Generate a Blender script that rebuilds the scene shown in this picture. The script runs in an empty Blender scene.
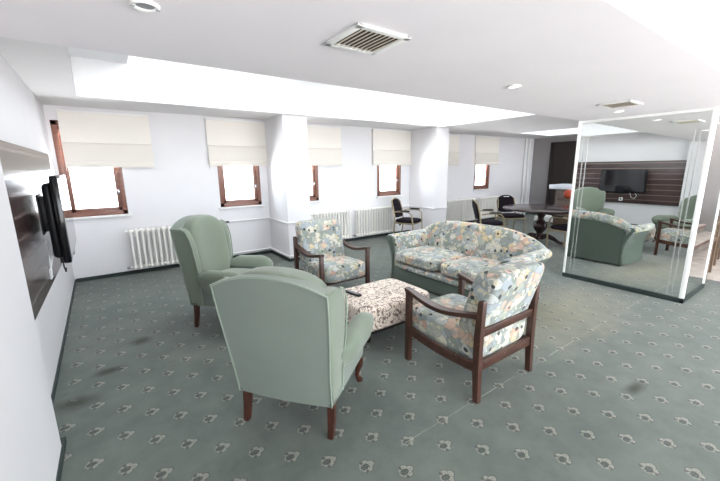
import bpy, bmesh, math, random
from mathutils import Vector, Matrix, Euler
random.seed(4)
scene = bpy.context.scene
COL = scene.collection
R = math.radians

# ------------------------------------------------------------------ mesh helper
class MB:
    def __init__(self):
        self.bm = bmesh.new()
    def merge(self, b, M=None):
        if M is not None:
            bmesh.ops.transform(b, matrix=M, verts=b.verts)
        me = bpy.data.meshes.new('tmp'); b.to_mesh(me); b.free()
        self.bm.from_mesh(me); bpy.data.meshes.remove(me)
        return self
    def box(self, c, s, bev=0.0, seg=2, rot=(0, 0, 0), warp=None):
        b = bmesh.new(); bmesh.ops.create_cube(b, size=1.0)
        for v in b.verts: v.co = Vector((v.co.x*s[0], v.co.y*s[1], v.co.z*s[2]))
        if bev > 0:
            bev = min(bev, 0.49*min(s))
            bmesh.ops.bevel(b, geom=list(b.edges), offset=bev, segments=seg, profile=0.5, affect='EDGES')
        M = Matrix.Translation(Vector(c)) @ Euler(rot).to_matrix().to_4x4()
        bmesh.ops.transform(b, matrix=M, verts=b.verts)
        if warp:
            for v in b.verts: v.co = Vector(warp(*v.co))
        return self.merge(b)
    def span(self, a, b, bev=0.0, seg=2, warp=None):
        c = [(a[i]+b[i])/2 for i in range(3)]; s = [abs(b[i]-a[i]) for i in range(3)]
        return self.box(c, s, bev, seg, warp=warp)
    def bar(self, p, q, w, t, bev=0.004, up=(0, 0, 1)):
        """rectangular bar from p to q, w across (horizontal), t along up"""
        p, q = Vector(p), Vector(q); d = (q-p); L = d.length; d.normalize()
        upv = Vector(up)
        if abs(d.dot(upv)) > .99: upv = Vector((1, 0, 0))
        x = d.cross(upv).normalized(); z = x.cross(d)
        M = Matrix((x, d, z)).transposed().to_4x4(); M.translation = (p+q)/2
        b = bmesh.new(); bmesh.ops.create_cube(b, size=1.0)
        for v in b.verts: v.co = Vector((v.co.x*w, v.co.y*L, v.co.z*t))
        if bev > 0: bmesh.ops.bevel(b, geom=list(b.edges), offset=min(bev, .45*min(w, t)), segments=2, profile=.5, affect='EDGES')
        return self.merge(b, M)
    def loft(self, secs, cap=True, closed=True):
        b = bmesh.new(); rings = []
        for s in secs: rings.append([b.verts.new(Vector(p)) for p in s])
        n = len(rings[0])
        for r0, r1 in zip(rings, rings[1:]):
            for i in range(n if closed else n-1):
                j = (i+1) % n
                b.faces.new((r0[i], r0[j], r1[j], r1[i]))
        if cap and closed:
            b.faces.new(list(reversed(rings[0]))); b.faces.new(rings[-1])
        bmesh.ops.recalc_face_normals(b, faces=b.faces)
        return self.merge(b)
    def tube(self, pts, r, n=10, cap=True):
        pts = [Vector(p) for p in pts]; rs = r if isinstance(r, (list, tuple)) else [r]*len(pts)
        secs = []; prev = None
        for i, p in enumerate(pts):
            a = pts[max(i-1, 0)]; c = pts[min(i+1, len(pts)-1)]
            d = (c-a).normalized()
            if prev is None:
                u = d.cross(Vector((0, 0, 1)))
                if u.length < .05: u = d.cross(Vector((1, 0, 0)))
            else:
                u = prev-d*prev.dot(d)
            u.normalize(); prev = u; w = d.cross(u)
            secs.append([p+(u*math.cos(t)+w*math.sin(t))*rs[i] for t in [2*math.pi*k/n for k in range(n)]])
        return self.loft(secs, cap)
    def lathe(self, prof, c=(0, 0, 0), n=24):
        secs = [[(c[0]+r*math.cos(2*math.pi*k/n), c[1]+r*math.sin(2*math.pi*k/n), c[2]+z) for k in range(n)] for r, z in prof]
        return self.loft(secs)
    def prism(self, poly, axis, a, b_, bev=0.0, seg=2, warp=None):
        """poly: 2-D outline; axis 0: (y,z) outline along x; 1: (x,z) along y; 2: (x,y) along z"""
        b = bmesh.new()
        def P(u, v, t): return {0: (t, u, v), 1: (u, t, v), 2: (u, v, t)}[axis]
        r0 = [b.verts.new(P(u, v, a)) for u, v in poly]; r1 = [b.verts.new(P(u, v, b_)) for u, v in poly]
        n = len(poly)
        for i in range(n): b.faces.new((r0[i], r0[(i+1) % n], r1[(i+1) % n], r1[i]))
        f0 = b.faces.new(list(reversed(r0))); f1 = b.faces.new(r1)
        bmesh.ops.recalc_face_normals(b, faces=b.faces)
        if bev > 0:
            ed = list(set(list(f0.edges)+list(f1.edges)))
            bmesh.ops.bevel(b, geom=ed, offset=bev, segments=seg, profile=.5, affect='EDGES')
        if warp:
            for v in b.verts: v.co = Vector(warp(*v.co))
        return self.merge(b)
    def pillow(self, c, s, e=4.0, n=14, crown=0.0, rot=(0, 0, 0), warp=None):
        """superellipsoid cushion; crown bulges the z faces"""
        b = bmesh.new(); bmesh.ops.create_cube(b, size=2.0)
        bmesh.ops.subdivide_edges(b, edges=list(b.edges), cuts=n, use_grid_fill=True)
        for v in b.verts:
            x, y, z = v.co
            k = (abs(x)**e+abs(y)**e+abs(z)**e)**(1/e)
            x, y, z = x/k, y/k, z/k
            bul = 1+crown*(1-x*x)*(1-y*y)
            v.co = Vector((x*s[0]/2, y*s[1]/2, z*s[2]/2*bul))
        M = Matrix.Translation(Vector(c)) @ Euler(rot).to_matrix().to_4x4()
        bmesh.ops.transform(b, matrix=M, verts=b.verts)
        if warp:
            for v in b.verts: v.co = Vector(warp(*v.co))
        return self.merge(b)
    def build(self, name, mat, parent=None, smooth=True, ang=40):
        bmesh.ops.remove_doubles(self.bm, verts=self.bm.verts, dist=1e-5)
        bmesh.ops.recalc_face_normals(self.bm, faces=self.bm.faces)
        me = bpy.data.meshes.new(name); self.bm.to_mesh(me); self.bm.free()
        o = bpy.data.objects.new(name, me); COL.objects.link(o)
        me.materials.append(mat)
        if smooth:
            me.shade_smooth()
            me.set_sharp_from_angle(angle=R(ang))
        if parent is not None: o.parent = parent
        return o

def tag(o, label=None, cat=None, group=None, kind=None):
    if label: o['label'] = label
    if cat: o['category'] = cat
    if group: o['group'] = group
    if kind: o['kind'] = kind
    return o
def thing(name, label, cat, loc=(0, 0, 0), rz=0.0, group=None):
    o = bpy.data.objects.new(name, None); COL.objects.link(o)
    o.empty_display_size = .1
    o.location = loc; o.rotation_euler = (0, 0, rz)
    return tag(o, label, cat, group)
def struct(name, mb, mat, label=None, parent=None, smooth=False):
    o = mb.build(name, mat, parent, smooth=smooth)
    if parent is None: tag(o, label, None, None, 'structure')
    return o
def dup(root, loc, rz, label):
    def cp(o, par):
        c = o.copy(); COL.objects.link(c)
        if par is not None: c.parent = par
        for ch in [k for k in kids.get(o.name, [])]: cp(ch, c)
        return c
    kids = {}
    for o in list(COL.objects):
        if o.parent is not None: kids.setdefault(o.parent.name, []).append(o)
    r = cp(root, None); r.location = loc; r.rotation_euler = (0, 0, rz); r['label'] = label
    return r

# ------------------------------------------------------------------ materials
def lin(c):
    return tuple(((v/255)/12.92 if v/255 <= .04045 else ((v/255+.055)/1.055)**2.4) for v in c)+(1,)
class NT:
    def __init__(self, name):
        self.m = bpy.data.materials.new(name); self.m.use_nodes = True
        self.t = self.m.node_tree; self.b = self.t.nodes['Principled BSDF']
        self.tc = None
    def n(self, ty, **kw):
        nd = self.t.nodes.new(ty)
        for k, v in kw.items(): setattr(nd, k, v)
        return nd
    def put(self, sock, v):
        if hasattr(v, 'is_output'): self.t.links.new(v, sock)
        else: sock.default_value = v
    def math(self, op, a, b=0.0, c=0.0, clamp=False):
        nd = self.n('ShaderNodeMath', operation=op, use_clamp=clamp)
        self.put(nd.inputs[0], a); self.put(nd.inputs[1], b); self.put(nd.inputs[2], c)
        return nd.outputs[0]
    def obj(self, scale=(1, 1, 1), rot=(0, 0, 0), loc=(0, 0, 0), kind='Object'):
        if self.tc is None: self.tc = self.n('ShaderNodeTexCoord')
        mp = self.n('ShaderNodeMapping'); mp.inputs['Scale'].default_value = scale
        mp.inputs['Rotation'].default_value = rot; mp.inputs['Location'].default_value = loc
        self.t.links.new(self.tc.outputs[kind], mp.inputs['Vector'])
        return mp.outputs[0]
    def noise(self, vec, scale, detail=3, rough=.5, dist=0.0, col=False):
        nd = self.n('ShaderNodeTexNoise'); self.put(nd.inputs['Vector'], vec)
        nd.inputs['Scale'].default_value = scale; nd.inputs['Detail'].default_value = detail
        nd.inputs['Roughness'].default_value = rough; nd.inputs['Distortion'].default_value = dist
        return nd.outputs['Color' if col else 'Fac']
    def ramp(self, fac, stops, const=False):
        nd = self.n('ShaderNodeValToRGB'); self.put(nd.inputs[0], fac)
        cr = nd.color_ramp
        if const: cr.interpolation = 'CONSTANT'
        while len(cr.elements) < len(stops): cr.elements.new(.5)
        for e, (p, c) in zip(cr.elements, stops): e.position = p; e.color = c
        return nd.outputs[0]
    def mix(self, fac, a, b, mode='MIX'):
        nd = self.n('ShaderNodeMix', data_type='RGBA', blend_type=mode)
        self.put(nd.inputs[0], fac); self.put(nd.inputs[6], a); self.put(nd.inputs[7], b)
        return nd.outputs[2]
    def bump(self, h, strength=.2, dist=.01):
        nd = self.n('ShaderNodeBump'); nd.inputs['Strength'].default_value = strength
        nd.inputs['Distance'].default_value = dist
        self.put(nd.inputs['Height'], h); self.t.links.new(nd.outputs[0], self.b.inputs['Normal'])
    def col(self, c): self.put(self.b.inputs['Base Color'], c); return self
    def rough(self, v): self.put(self.b.inputs['Roughness'], v); return self
    def set(self, **kw):
        for k, v in kw.items(): self.put(self.b.inputs[k.replace('_', ' ')], v)
        return self

def paint(name, c, rough=.7, var=.03, spec=.3):
    t = NT(name); n = t.noise(t.obj(), 3.0, 4)
    a = lin(c); d = tuple(v*(1-var*2) for v in a[:3])+(1,)
    t.col(t.mix(n, d, a)).rough(rough).set(Specular_IOR_Level=spec)
    t.bump(t.noise(t.obj(), 160, 2), .05, .002)
    return t.m
def wood(name, c, c2, rough=.4, scale=(3, 3, 30), worn=None):
    t = NT(name); n = t.noise(t.obj(scale=scale), 4, 5, .6, .8)
    colr = t.ramp(n, [(.25, lin(c)), (.75, lin(c2))])
    if worn:
        w = t.ramp(t.noise(t.obj(), 22, 4, .7), [(.66, (0, 0, 0, 1)), (.70, (1, 1, 1, 1))])
        colr = t.mix(w, colr, lin(worn))
    t.col(colr).rough(rough); t.bump(n, .1, .003)
    return t.m
def fabric(name, c, sheen=.4, rough=.9, var=.12):
    t = NT(name); n = t.noise(t.obj(), 6, 4)
    a = lin(c); d = tuple(v*(1-var) for v in a[:3])+(1,)
    t.col(t.mix(n, d, a)).rough(rough).set(Sheen_Weight=sheen, Specular_IOR_Level=.2)
    t.bump(t.noise(t.obj(), 420, 2), .15, .002)
    return t.m
def metal(name, c, rough=.3, met=1.0):
    t = NT(name); n = t.noise(t.obj(), 40, 3)
    a = lin(c); t.col(t.mix(n, tuple(v*.9 for v in a[:3])+(1,), a)).rough(rough).set(Metallic=met)
    return t.m

M = {}
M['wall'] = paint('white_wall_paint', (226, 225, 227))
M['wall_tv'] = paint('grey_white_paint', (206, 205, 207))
M['wall_warm'] = paint('warm_white_paint', (240, 236, 232))
M['ceiling'] = paint('ceiling_paint', (238, 234, 238), .8)
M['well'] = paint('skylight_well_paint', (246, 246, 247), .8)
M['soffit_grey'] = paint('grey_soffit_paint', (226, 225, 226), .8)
M['trim_white'] = paint('white_gloss_paint', (238, 238, 236), .35)
M['radiator'] = paint('radiator_enamel', (242, 240, 234), .35)
M['dark_base'] = paint('dark_green_skirting', (44, 54, 52), .6)
M['grey_wall'] = paint('grey_wall_paint', (150, 146, 146), .6)
M['plastic_white'] = paint('white_plastic', (236, 236, 236), .35)
M['black_plastic'] = paint('black_plastic', (22, 23, 26), .4)
M['black_gloss'] = paint('black_gloss_plastic', (14, 14, 16), .12)
M['grey_plastic'] = paint('grey_plastic', (150, 152, 155), .4)
M['dark_grille'] = paint('vent_shadow_box', (56, 50, 45), .8)
M['vent_slat'] = paint('vent_slat_cream', (208, 196, 180), .5)
M['window_wood'] = wood('brown_window_frame', (112, 74, 62), (140, 98, 84), .35, (2, 2, 10))
M['chair_wood'] = wood('dark_brown_chair_wood', (50, 30, 23), (76, 48, 38), .35, (3, 3, 3), (150, 122, 100))
M['leg_wood'] = wood('reddish_leg_wood', (46, 22, 16), (74, 40, 30), .3, (6, 6, 3), (160, 120, 95))
M['table_wood'] = wood('dark_table_wood', (34, 24, 24), (62, 46, 44), .18, (4, 1, 4))
M['dark_wood'] = wood('dark_door_wood', (22, 13, 10), (34, 22, 18), .45, (2, 6, 1))
M['brown_wood'] = wood('brown_desk_wood', (70, 54, 42), (98, 78, 62), .4, (2, 6, 1))
M['rail_wood'] = wood('stair_rail_wood', (88, 70, 56), (122, 102, 84), .4, (3, 3, 3))
M['green'] = fabric('pale_green_velour', (112, 122, 107), .3)
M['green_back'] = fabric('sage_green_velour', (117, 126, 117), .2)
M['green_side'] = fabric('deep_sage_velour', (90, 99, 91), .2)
M['teal'] = fabric('sofa_teal_cloth', (82, 93, 84), .15)
M['piping'] = fabric('green_piping', (134, 146, 132), .3)
M['dark_cushion'] = fabric('aubergine_upholstery', (24, 17, 25), .0)
M['champagne'] = metal('champagne_metal', (160, 146, 118), .4, .5)
M['chrome'] = metal('chrome', (200, 202, 206), .15)
M['orange'] = paint('orange_plastic', (170, 74, 46), .5)
M['white_top'] = paint('white_counter_top', (232, 236, 246), .25)
M['marble_line'] = paint('red_marble_band', (150, 104, 96), .3)

def mirror_mat():
    t = NT('mirror_glass'); n = t.noise(t.obj(), 1.2, 2)
    t.col(t.mix(n, (.80, .83, .81, 1), (.84, .86, .84, 1))).rough(.0).set(Metallic=1.0)
    return t.m
M['mirror'] = mirror_mat()
def etched():
    t = NT('bevelled_mirror_line'); t.col(t.mix(t.noise(t.obj(), 8), (.70, .72, .70, 1), (.76, .77, .76, 1))).rough(.2).set(Metallic=.8)
    return t.m
M['etched'] = etched()
def glass():
    t = NT('window_glass'); tr = t.n('ShaderNodeBsdfTransparent'); tr.inputs[0].default_value = (.97, .98, .99, 1)
    gl = t.n('ShaderNodeBsdfGlossy'); gl.inputs['Roughness'].default_value = .02
    mx = t.n('ShaderNodeMixShader'); fr = t.n('ShaderNodeFresnel'); fr.inputs[0].default_value = 1.2
    t.t.links.new(fr.outputs[0], mx.inputs[0]); t.t.links.new(tr.outputs[0], mx.inputs[1]); t.t.links.new(gl.outputs[0], mx.inputs[2])
    t.t.links.new(mx.outputs[0], t.t.nodes['Material Output'].inputs['Surface'])
    return t.m
M['glass'] = glass()
def skypane(name, c, s):
    t = NT(name); n = t.noise(t.obj(), 1.5, 2)
    em = t.n('ShaderNodeEmission'); t.put(em.inputs[0], t.mix(n, tuple(v*.96 for v in c[:3])+(1,), c)); em.inputs[1].default_value = s
    t.t.links.new(em.outputs[0], t.t.nodes['Material Output'].inputs['Surface'])
    return t.m
M['skylight'] = skypane('skylight_daylight_pane', (.91, .96, 1, 1), 3.4)
M['skylight_near'] = skypane('skylight_daylight_pane_near', (1, .99, .97, 1), 1.0)
M['lamp'] = skypane('downlight_lens', (1, .97, .92, 1), 6.0)
def blind(name, a, b, tr):
    t = NT(name)
    n = t.noise(t.obj(scale=(1, 1, 1)), 300, 2)
    t.col(t.mix(n, lin(a), lin(b))).rough(.9)
    tl = t.n('ShaderNodeBsdfTranslucent'); t.put(tl.inputs[0], lin((250, 240, 226)))
    mx = t.n('ShaderNodeMixShader'); mx.inputs[0].default_value = tr
    t.t.links.new(t.b.outputs[0], mx.inputs[1]); t.t.links.new(tl.outputs[0], mx.inputs[2])
    t.t.links.new(mx.outputs[0], t.t.nodes['Material Output'].inputs['Surface'])
    return t.m
M['blind'] = blind('cream_roman_blind_cloth', (230, 225, 217), (239, 235, 228), .04)
M['blind_fold'] = blind('cream_roman_blind_doubled_cloth', (218, 212, 203), (228, 223, 215), .008)  # same cloth, darkened in colour because doubled folds pass less daylight

def carpet():
    t = NT('patterned_green_carpet'); v = t.obj()
    sp = t.n('ShaderNodeSeparateXYZ'); t.t.links.new(v, sp.inputs[0])
    wob = t.noise(v, 110, 2, col=True); ws = t.n('ShaderNodeSeparateXYZ'); t.t.links.new(wob, ws.inputs[0])
    X = t.math('ADD', sp.outputs[0], t.math('MULTIPLY', t.math('SUBTRACT', ws.outputs[0], .5), .010))
    Y = t.math('ADD', sp.outputs[1], t.math('MULTIPLY', t.math('SUBTRACT', ws.outputs[1], .5), .010))
    PX, PY = .306, .302
    pale = dark = None
    for x0, y0 in ((1.877, 1.018), (2.030, .867)):
        lx = t.math('MULTIPLY', t.math('SUBTRACT', t.math('FRACT', t.math('ADD', t.math('DIVIDE', t.math('SUBTRACT', X, x0), PX), 100.5)), .5), PX)
        ly = t.math('MULTIPLY', t.math('SUBTRACT', t.math('FRACT', t.math('ADD', t.math('DIVIDE', t.math('SUBTRACT', Y, y0), PY), 100.5)), .5), PY)
        lx2 = t.math('ADD', lx, .016); ly = t.math('MULTIPLY', ly, 1.12)
        r = t.math('SQRT', t.math('ADD', t.math('MULTIPLY', t.math('MULTIPLY', lx2, .80), t.math('MULTIPLY', lx2, .80)), t.math('MULTIPLY', ly, ly)))
        th = t.math('ARCTAN2', ly, lx2)
        pet = t.math('MULTIPLY', t.math('ABSOLUTE', t.math('COSINE', t.math('MULTIPLY', th, 2.5))), .012)
        rim = t.math('ADD', pet, .034)
        inside = t.math('LESS_THAN', r, rim)
        outer = t.math('GREATER_THAN', r, .0195)
        front = t.math('GREATER_THAN', lx2, t.math('ADD', t.math('MULTIPLY', t.math('ABSOLUTE', ly), .5), -.034))
        p = t.math('MULTIPLY', t.math('MULTIPLY', inside, outer), front)
        core = t.math('MULTIPLY', t.math('LESS_THAN', r, .0215), t.math('LESS_THAN', t.noise(v, 170, 2), .56))
        edge = t.math('MULTIPLY', t.math('MULTIPLY', t.math('LESS_THAN', r, t.math('ADD', rim, .005)), t.math('GREATER_THAN', r, rim)), front)
        tail = t.math('MULTIPLY', t.math('LESS_THAN', t.math('ABSOLUTE', t.math('SUBTRACT', t.math('ABSOLUTE', ly), .034)), .010), t.math('LESS_THAN', t.math('ABSOLUTE', t.math('ADD', lx, .020)), .008))
        d = t.math('MAXIMUM', t.math('MAXIMUM', core, t.math('MULTIPLY', edge, .6)), tail)
        pale = p if pale is None else t.math('MAXIMUM', pale, p)
        dark = d if dark is None else t.math('MAXIMUM', dark, d)
    big = t.noise(v, .9, 5, .65); mid = t.noise(v, 5, 5, .6)
    base = t.ramp(big, [(.3, lin((82, 91, 87))), (.52, lin((95, 102, 96))), (.75, lin((108, 111, 100)))])
    base = t.mix(t.ramp(mid, [(.38, (0, 0, 0, 1)), (.72, (.6, .6, .6, 1))]), base, lin((74, 81, 75)))
    base = t.mix(t.ramp(t.noise(t.obj(loc=(7, 3, 0)), 2.3, 6, .7), [(.45, (0, 0, 0, 1)), (.75, (.55, .55, .55, 1))]), base, lin((114, 118, 110)))
    fib = t.noise(v, 500, 2)
    base = t.mix(t.math('MULTIPLY', fib, .35), base, lin((70, 79, 75)))
    # worn, sun-faded path towards the dining end
    def blob(x, y, rx, ry):
        dx = t.math('DIVIDE', t.math('SUBTRACT', sp.outputs[0], x), rx); dy = t.math('DIVIDE', t.math('SUBTRACT', sp.outputs[1], y), ry)
        q = t.math('SQRT', t.math('ADD', t.math('MULTIPLY', dx, dx), t.math('MULTIPLY', dy, dy)))
        q = t.math('ADD', q, t.math('MULTIPLY', t.math('SUBTRACT', t.noise(v, 7, 4), .5), .9))
        return t.math('SUBTRACT', 1.0, q, clamp=True)
    base = t.mix(t.math('MULTIPLY', blob(3.9, 1.75, 1.6, .7), .75), base, lin((134, 131, 110)))
    flecks = t.ramp(t.noise(v, 26, 3, .7), [(.68, (0, 0, 0, 1)), (.74, (1, 1, 1, 1))])
    base = t.mix(t.math('MULTIPLY', flecks, .18), base, lin((156, 156, 144)))
    c = t.mix(t.math('MULTIPLY', pale, t.ramp(t.noise(v, 120, 3, .7), [(.36, (.05, .05, .05, 1)), (.60, (.58, .58, .58, 1))])), base, lin((164, 159, 148)))
    c = t.mix(t.math('MULTIPLY', dark, .64), c, lin((42, 43, 42)))
    for x, y, rx, ry in ((-.40, 2.95, .17, .12), (-.2, 3.30, .15, .07), (.05, 3.75, .12, .10), (2.95, .72, .16, .06)):
        c = t.mix(t.math('MULTIPLY', blob(x, y, rx, ry), 1.2, clamp=True), c, lin((50, 54, 44)))
    # seam between the carpet strips
    sw = t.math('MULTIPLY', t.math('SUBTRACT', t.noise(v, 3, 3), .5), .02)
    seam = t.math('LESS_THAN', t.math('ABSOLUTE', t.math('SUBTRACT', t.math('ADD', sp.outputs[1], sw), 1.318)), .0035)
    seam = t.math('MULTIPLY', seam, t.math('GREATER_THAN', sp.outputs[0], 1.2))
    c = t.mix(t.math('MULTIPLY', seam, t.math('MULTIPLY', t.ramp(t.noise(v, 2.2, 4, .7), [(.42, (0, 0, 0, 1)), (.62, (1, 1, 1, 1))]), .55)), c, lin((168, 170, 152)))
    t.col(c).rough(.95).set(Specular_IOR_Level=.15, Sheen_Weight=.15)
    t.bump(fib, .3, .004)
    return t.m
M['carpet'] = carpet()

def floral():
    t = NT('floral_patchwork_cloth'); v = t.obj()
    w = t.noise(v, 9, 2, col=True)
    vv = t.n('ShaderNodeVectorMath', operation='MULTIPLY_ADD')
    t.t.links.new(w, vv.inputs[0]); vv.inputs[1].default_value = (.05, .05, .05); t.t.links.new(v, vv.inputs[2])
    vo = t.n('ShaderNodeTexVoronoi'); vo.inputs['Scale'].default_value = 13; t.t.links.new(vv.outputs[0], vo.inputs['Vector'])
    se = t.n('ShaderNodeSeparateColor'); t.t.links.new(vo.outputs['Color'], se.inputs[0])
    pal = [(0, (130, 136, 134)), (.15, (154, 158, 146)), (.28, (190, 186, 172)), (.41, (144, 152, 154)), (.53, (188, 162, 146)),
           (.62, (126, 134, 126)), (.74, (176, 178, 174)), (.84, (188, 172, 138)), (.88, (150, 157, 162)), (.96, (180, 148, 130))]
    c = t.ramp(se.outputs[0], [(p, lin(k)) for p, k in pal], True)
    vo2 = t.n('ShaderNodeTexVoronoi'); vo2.inputs['Scale'].default_value = 34; t.t.links.new(vv.outputs[0], vo2.inputs['Vector'])
    s2 = t.n('ShaderNodeSeparateColor'); t.t.links.new(vo2.outputs['Color'], s2.inputs[0])
    c2 = t.ramp(s2.outputs[1], [(0, lin((144, 150, 148))), (.3, lin((206, 202, 188))), (.5, lin((128, 138, 126))), (.75, lin((196, 188, 160)))], True)
    c = t.mix(t.math('MULTIPLY', t.math('LESS_THAN', s2.outputs[0], .3), .7), c, c2)
    ve = t.n('ShaderNodeTexVoronoi', feature='DISTANCE_TO_EDGE'); ve.inputs['Scale'].default_value = 13; t.t.links.new(vv.outputs[0], ve.inputs['Vector'])
    ln = t.math('LESS_THAN', ve.outputs['Distance'], .035)
    c = t.mix(t.math('MULTIPLY', ln, .45), c, lin((96, 104, 100)))
    vd = t.n('ShaderNodeTexVoronoi'); vd.inputs['Scale'].default_value = 11; t.t.links.new(vv.outputs[0], vd.inputs['Vector'])
    sd = t.n('ShaderNodeSeparateColor'); t.t.links.new(vd.outputs['Color'], sd.inputs[0])
    dot = t.math('MULTIPLY', t.math('LESS_THAN', vd.outputs['Distance'], .20), t.math('GREATER_THAN', sd.outputs[1], .38))
    c = t.mix(t.math('MULTIPLY', dot, .92), c, lin((34, 36, 42)))
    t.col(c).rough(.92).set(Sheen_Weight=.2, Specular_IOR_Level=.2)
    t.bump(t.noise(v, 380, 2), .15, .002)
    return t.m
M['floral'] = floral()
def swirl():
    t = NT('cream_swirl_cloth'); v = t.obj()
    n = t.noise(v, 13, 1.5, .5, 1.6)
    a = t.math('ABSOLUTE', t.math('SUBTRACT', n, .5))
    ln = t.math('LESS_THAN', a, .034)
    n2 = t.noise(t.obj(loc=(3, 1, 2)), 26, 1, .5, .5)
    ln2 = t.math('MULTIPLY', t.math('LESS_THAN', t.math('ABSOLUTE', t.math('SUBTRACT', n2, .55)), .02), t.math('GREATER_THAN', t.noise(v, 6), .5))
    c = t.mix(n2, lin((214, 198, 184)), lin((226, 214, 200)))
    c = t.mix(t.math('MULTIPLY', t.math('MAXIMUM', ln, ln2), .85), c, lin((74, 48, 42)))
    t.col(c).rough(.9).set(Sheen_Weight=.2)
    return t.m
M['swirl'] = swirl()
def panelwood():
    t = NT('striped_dark_panel'); v = t.obj()
    sp = t.n('ShaderNodeSeparateXYZ'); t.t.links.new(v, sp.inputs[0])
    row = t.math('DIVIDE', sp.outputs[2], .134)
    fr = t.math('FRACT', row); idx = t.math('FLOOR', row)
    wn = t.n('ShaderNodeTexWhiteNoise', noise_dimensions='1D'); t.put(wn.inputs[1], idx)
    g = t.noise(t.obj(scale=(1, 1.2, 22)), 3, 5, .6, .5)
    c = t.ramp(g, [(.3, lin((40, 29, 28))), (.7, lin((70, 54, 52)))])
    c = t.mix(t.math('MULTIPLY', wn.outputs[0], .45), c, lin((88, 70, 68)))
    gap = t.math('GREATER_THAN', fr, .90)
    c = t.mix(t.math('MULTIPLY', gap, .75), c, lin((140, 124, 118)))
    t.col(c).rough(.22).set(Specular_IOR_Level=.6)
    t.bump(t.math('SUBTRACT', 1, gap), .3, .003)
    return t.m
M['panel'] = panelwood()
def marble():
    t = NT('pale_marble'); n = t.noise(t.obj(), 4, 8, .65, 1.2)
    t.col(t.ramp(n, [(.3, lin((196, 184, 176))), (.6, lin((232, 224, 216)))])).rough(.15)
    return t.m
M['marble'] = marble()
def screen():
    t = NT('tv_screen_glass'); n = t.noise(t.obj(), 3)
    t.col(t.mix(n, (.006, .006, .008, 1), (.010, .010, .012, 1))).rough(.06).set(Specular_IOR_Level=.7)
    return t.m
M['screen'] = screen()

# ------------------------------------------------------------------ room shell
YW = 6.45           # inner face of the window wall
XL, XN, XR = -.60, -.424, 11.6
YF = -3.2
ZM, ZS, ZW = 2.19, 2.48, 3.30
struct('floor', MB().span((-1.0, YF-.2, -.12), (XR+.2, YW+.4, 0)), M['carpet'], 'sage green carpet with rows of small fan motifs')

# window wall with six openings
WIN = [(-.565, .17), (1.54, 2.28), (2.78, 3.50), (5.03, 5.76), (6.70, 7.42), (8.56, 9.28)]
WZ0, WZ1 = .955, 2.29
m = MB(); WT = .25
edges = [-.85]
for a, b in WIN: edges += [a, b]
edges.append(XR+.2)
for i in range(0, len(edges), 2): m.span((edges[i], YW, 0), (edges[i+1], YW+WT, 3.4))
for a, b in WIN:
    m.span((a, YW, 0), (b, YW+WT, WZ0)); m.span((a, YW, WZ1), (b, YW+WT, 3.4))
struct('wall_back', m, M['wall'], 'white window wall')
# television wall: recessed part, and the thicker part nearer the camera
XA, XB = -.522, -.606      # the recessed wall runs very slightly out of square
def xw(y): return XA+(XB-XA)*(y-2.44)/(YW-2.44)
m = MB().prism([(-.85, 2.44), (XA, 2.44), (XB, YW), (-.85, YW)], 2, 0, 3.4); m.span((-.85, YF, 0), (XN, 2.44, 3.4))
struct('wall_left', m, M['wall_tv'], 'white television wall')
struct('wall_right', MB().span((XR, YF, 0), (XR+.2, YW, 3.4)), M['grey_wall'], 'grey wall at the far end')
ADDED_OPENINGS = [(-.1, 3.4), (3.9, 7.4), (7.9, 11.3)]  # unseen openings, added so that daylight reaches the ceiling band
m = MB().span((-.85, YF-.2, 0), (XR+.2, YF, .5)); m.span((-.85, YF-.2, 2.2), (XR+.2, YF, 3.4))
ed = [-.85]
for a, b in ADDED_OPENINGS: ed += [a, b]
ed.append(XR+.2)
for i in range(0, len(ed), 2): m.span((ed[i], YF-.2, .5), (ed[i+1], YF, 2.2))
struct('wall_front', m, M['wall_warm'], 'white wall behind the camera')

# ceilings
struct('ceiling', MB().span((-.7, .65, ZM), (XR, 2.31, ZM+.22)), M['ceiling'], 'low flat ceiling band with downlights')
m = MB().span((-.7, 5.57, ZS), (XR, YW+.05, ZS+.9))
struct('ceiling_soffit', m, M['soffit_grey'], 'soffit above the windows')
m = MB().prism([(-.7, 2.31), (-.085, 2.31), (-.205, 5.57), (-.7, 5.57)], 2, ZS, ZW+.05); struct('ceiling_strip', m, M['soffit_grey'], 'ceiling strip beside the television wall')
m = MB().span((6.20, 2.31, ZS), (9.2, 5.57, ZS+.9)); struct('ceiling_beam', m, M['soffit_grey'], 'cross beam between the pillar and mirrored column')
m = MB().span((10.9, 2.31, ZS), (XR, 5.57, ZS+.9)); struct('ceiling_margin', m, M['soffit_grey'], 'soffit along the far wall')
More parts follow.
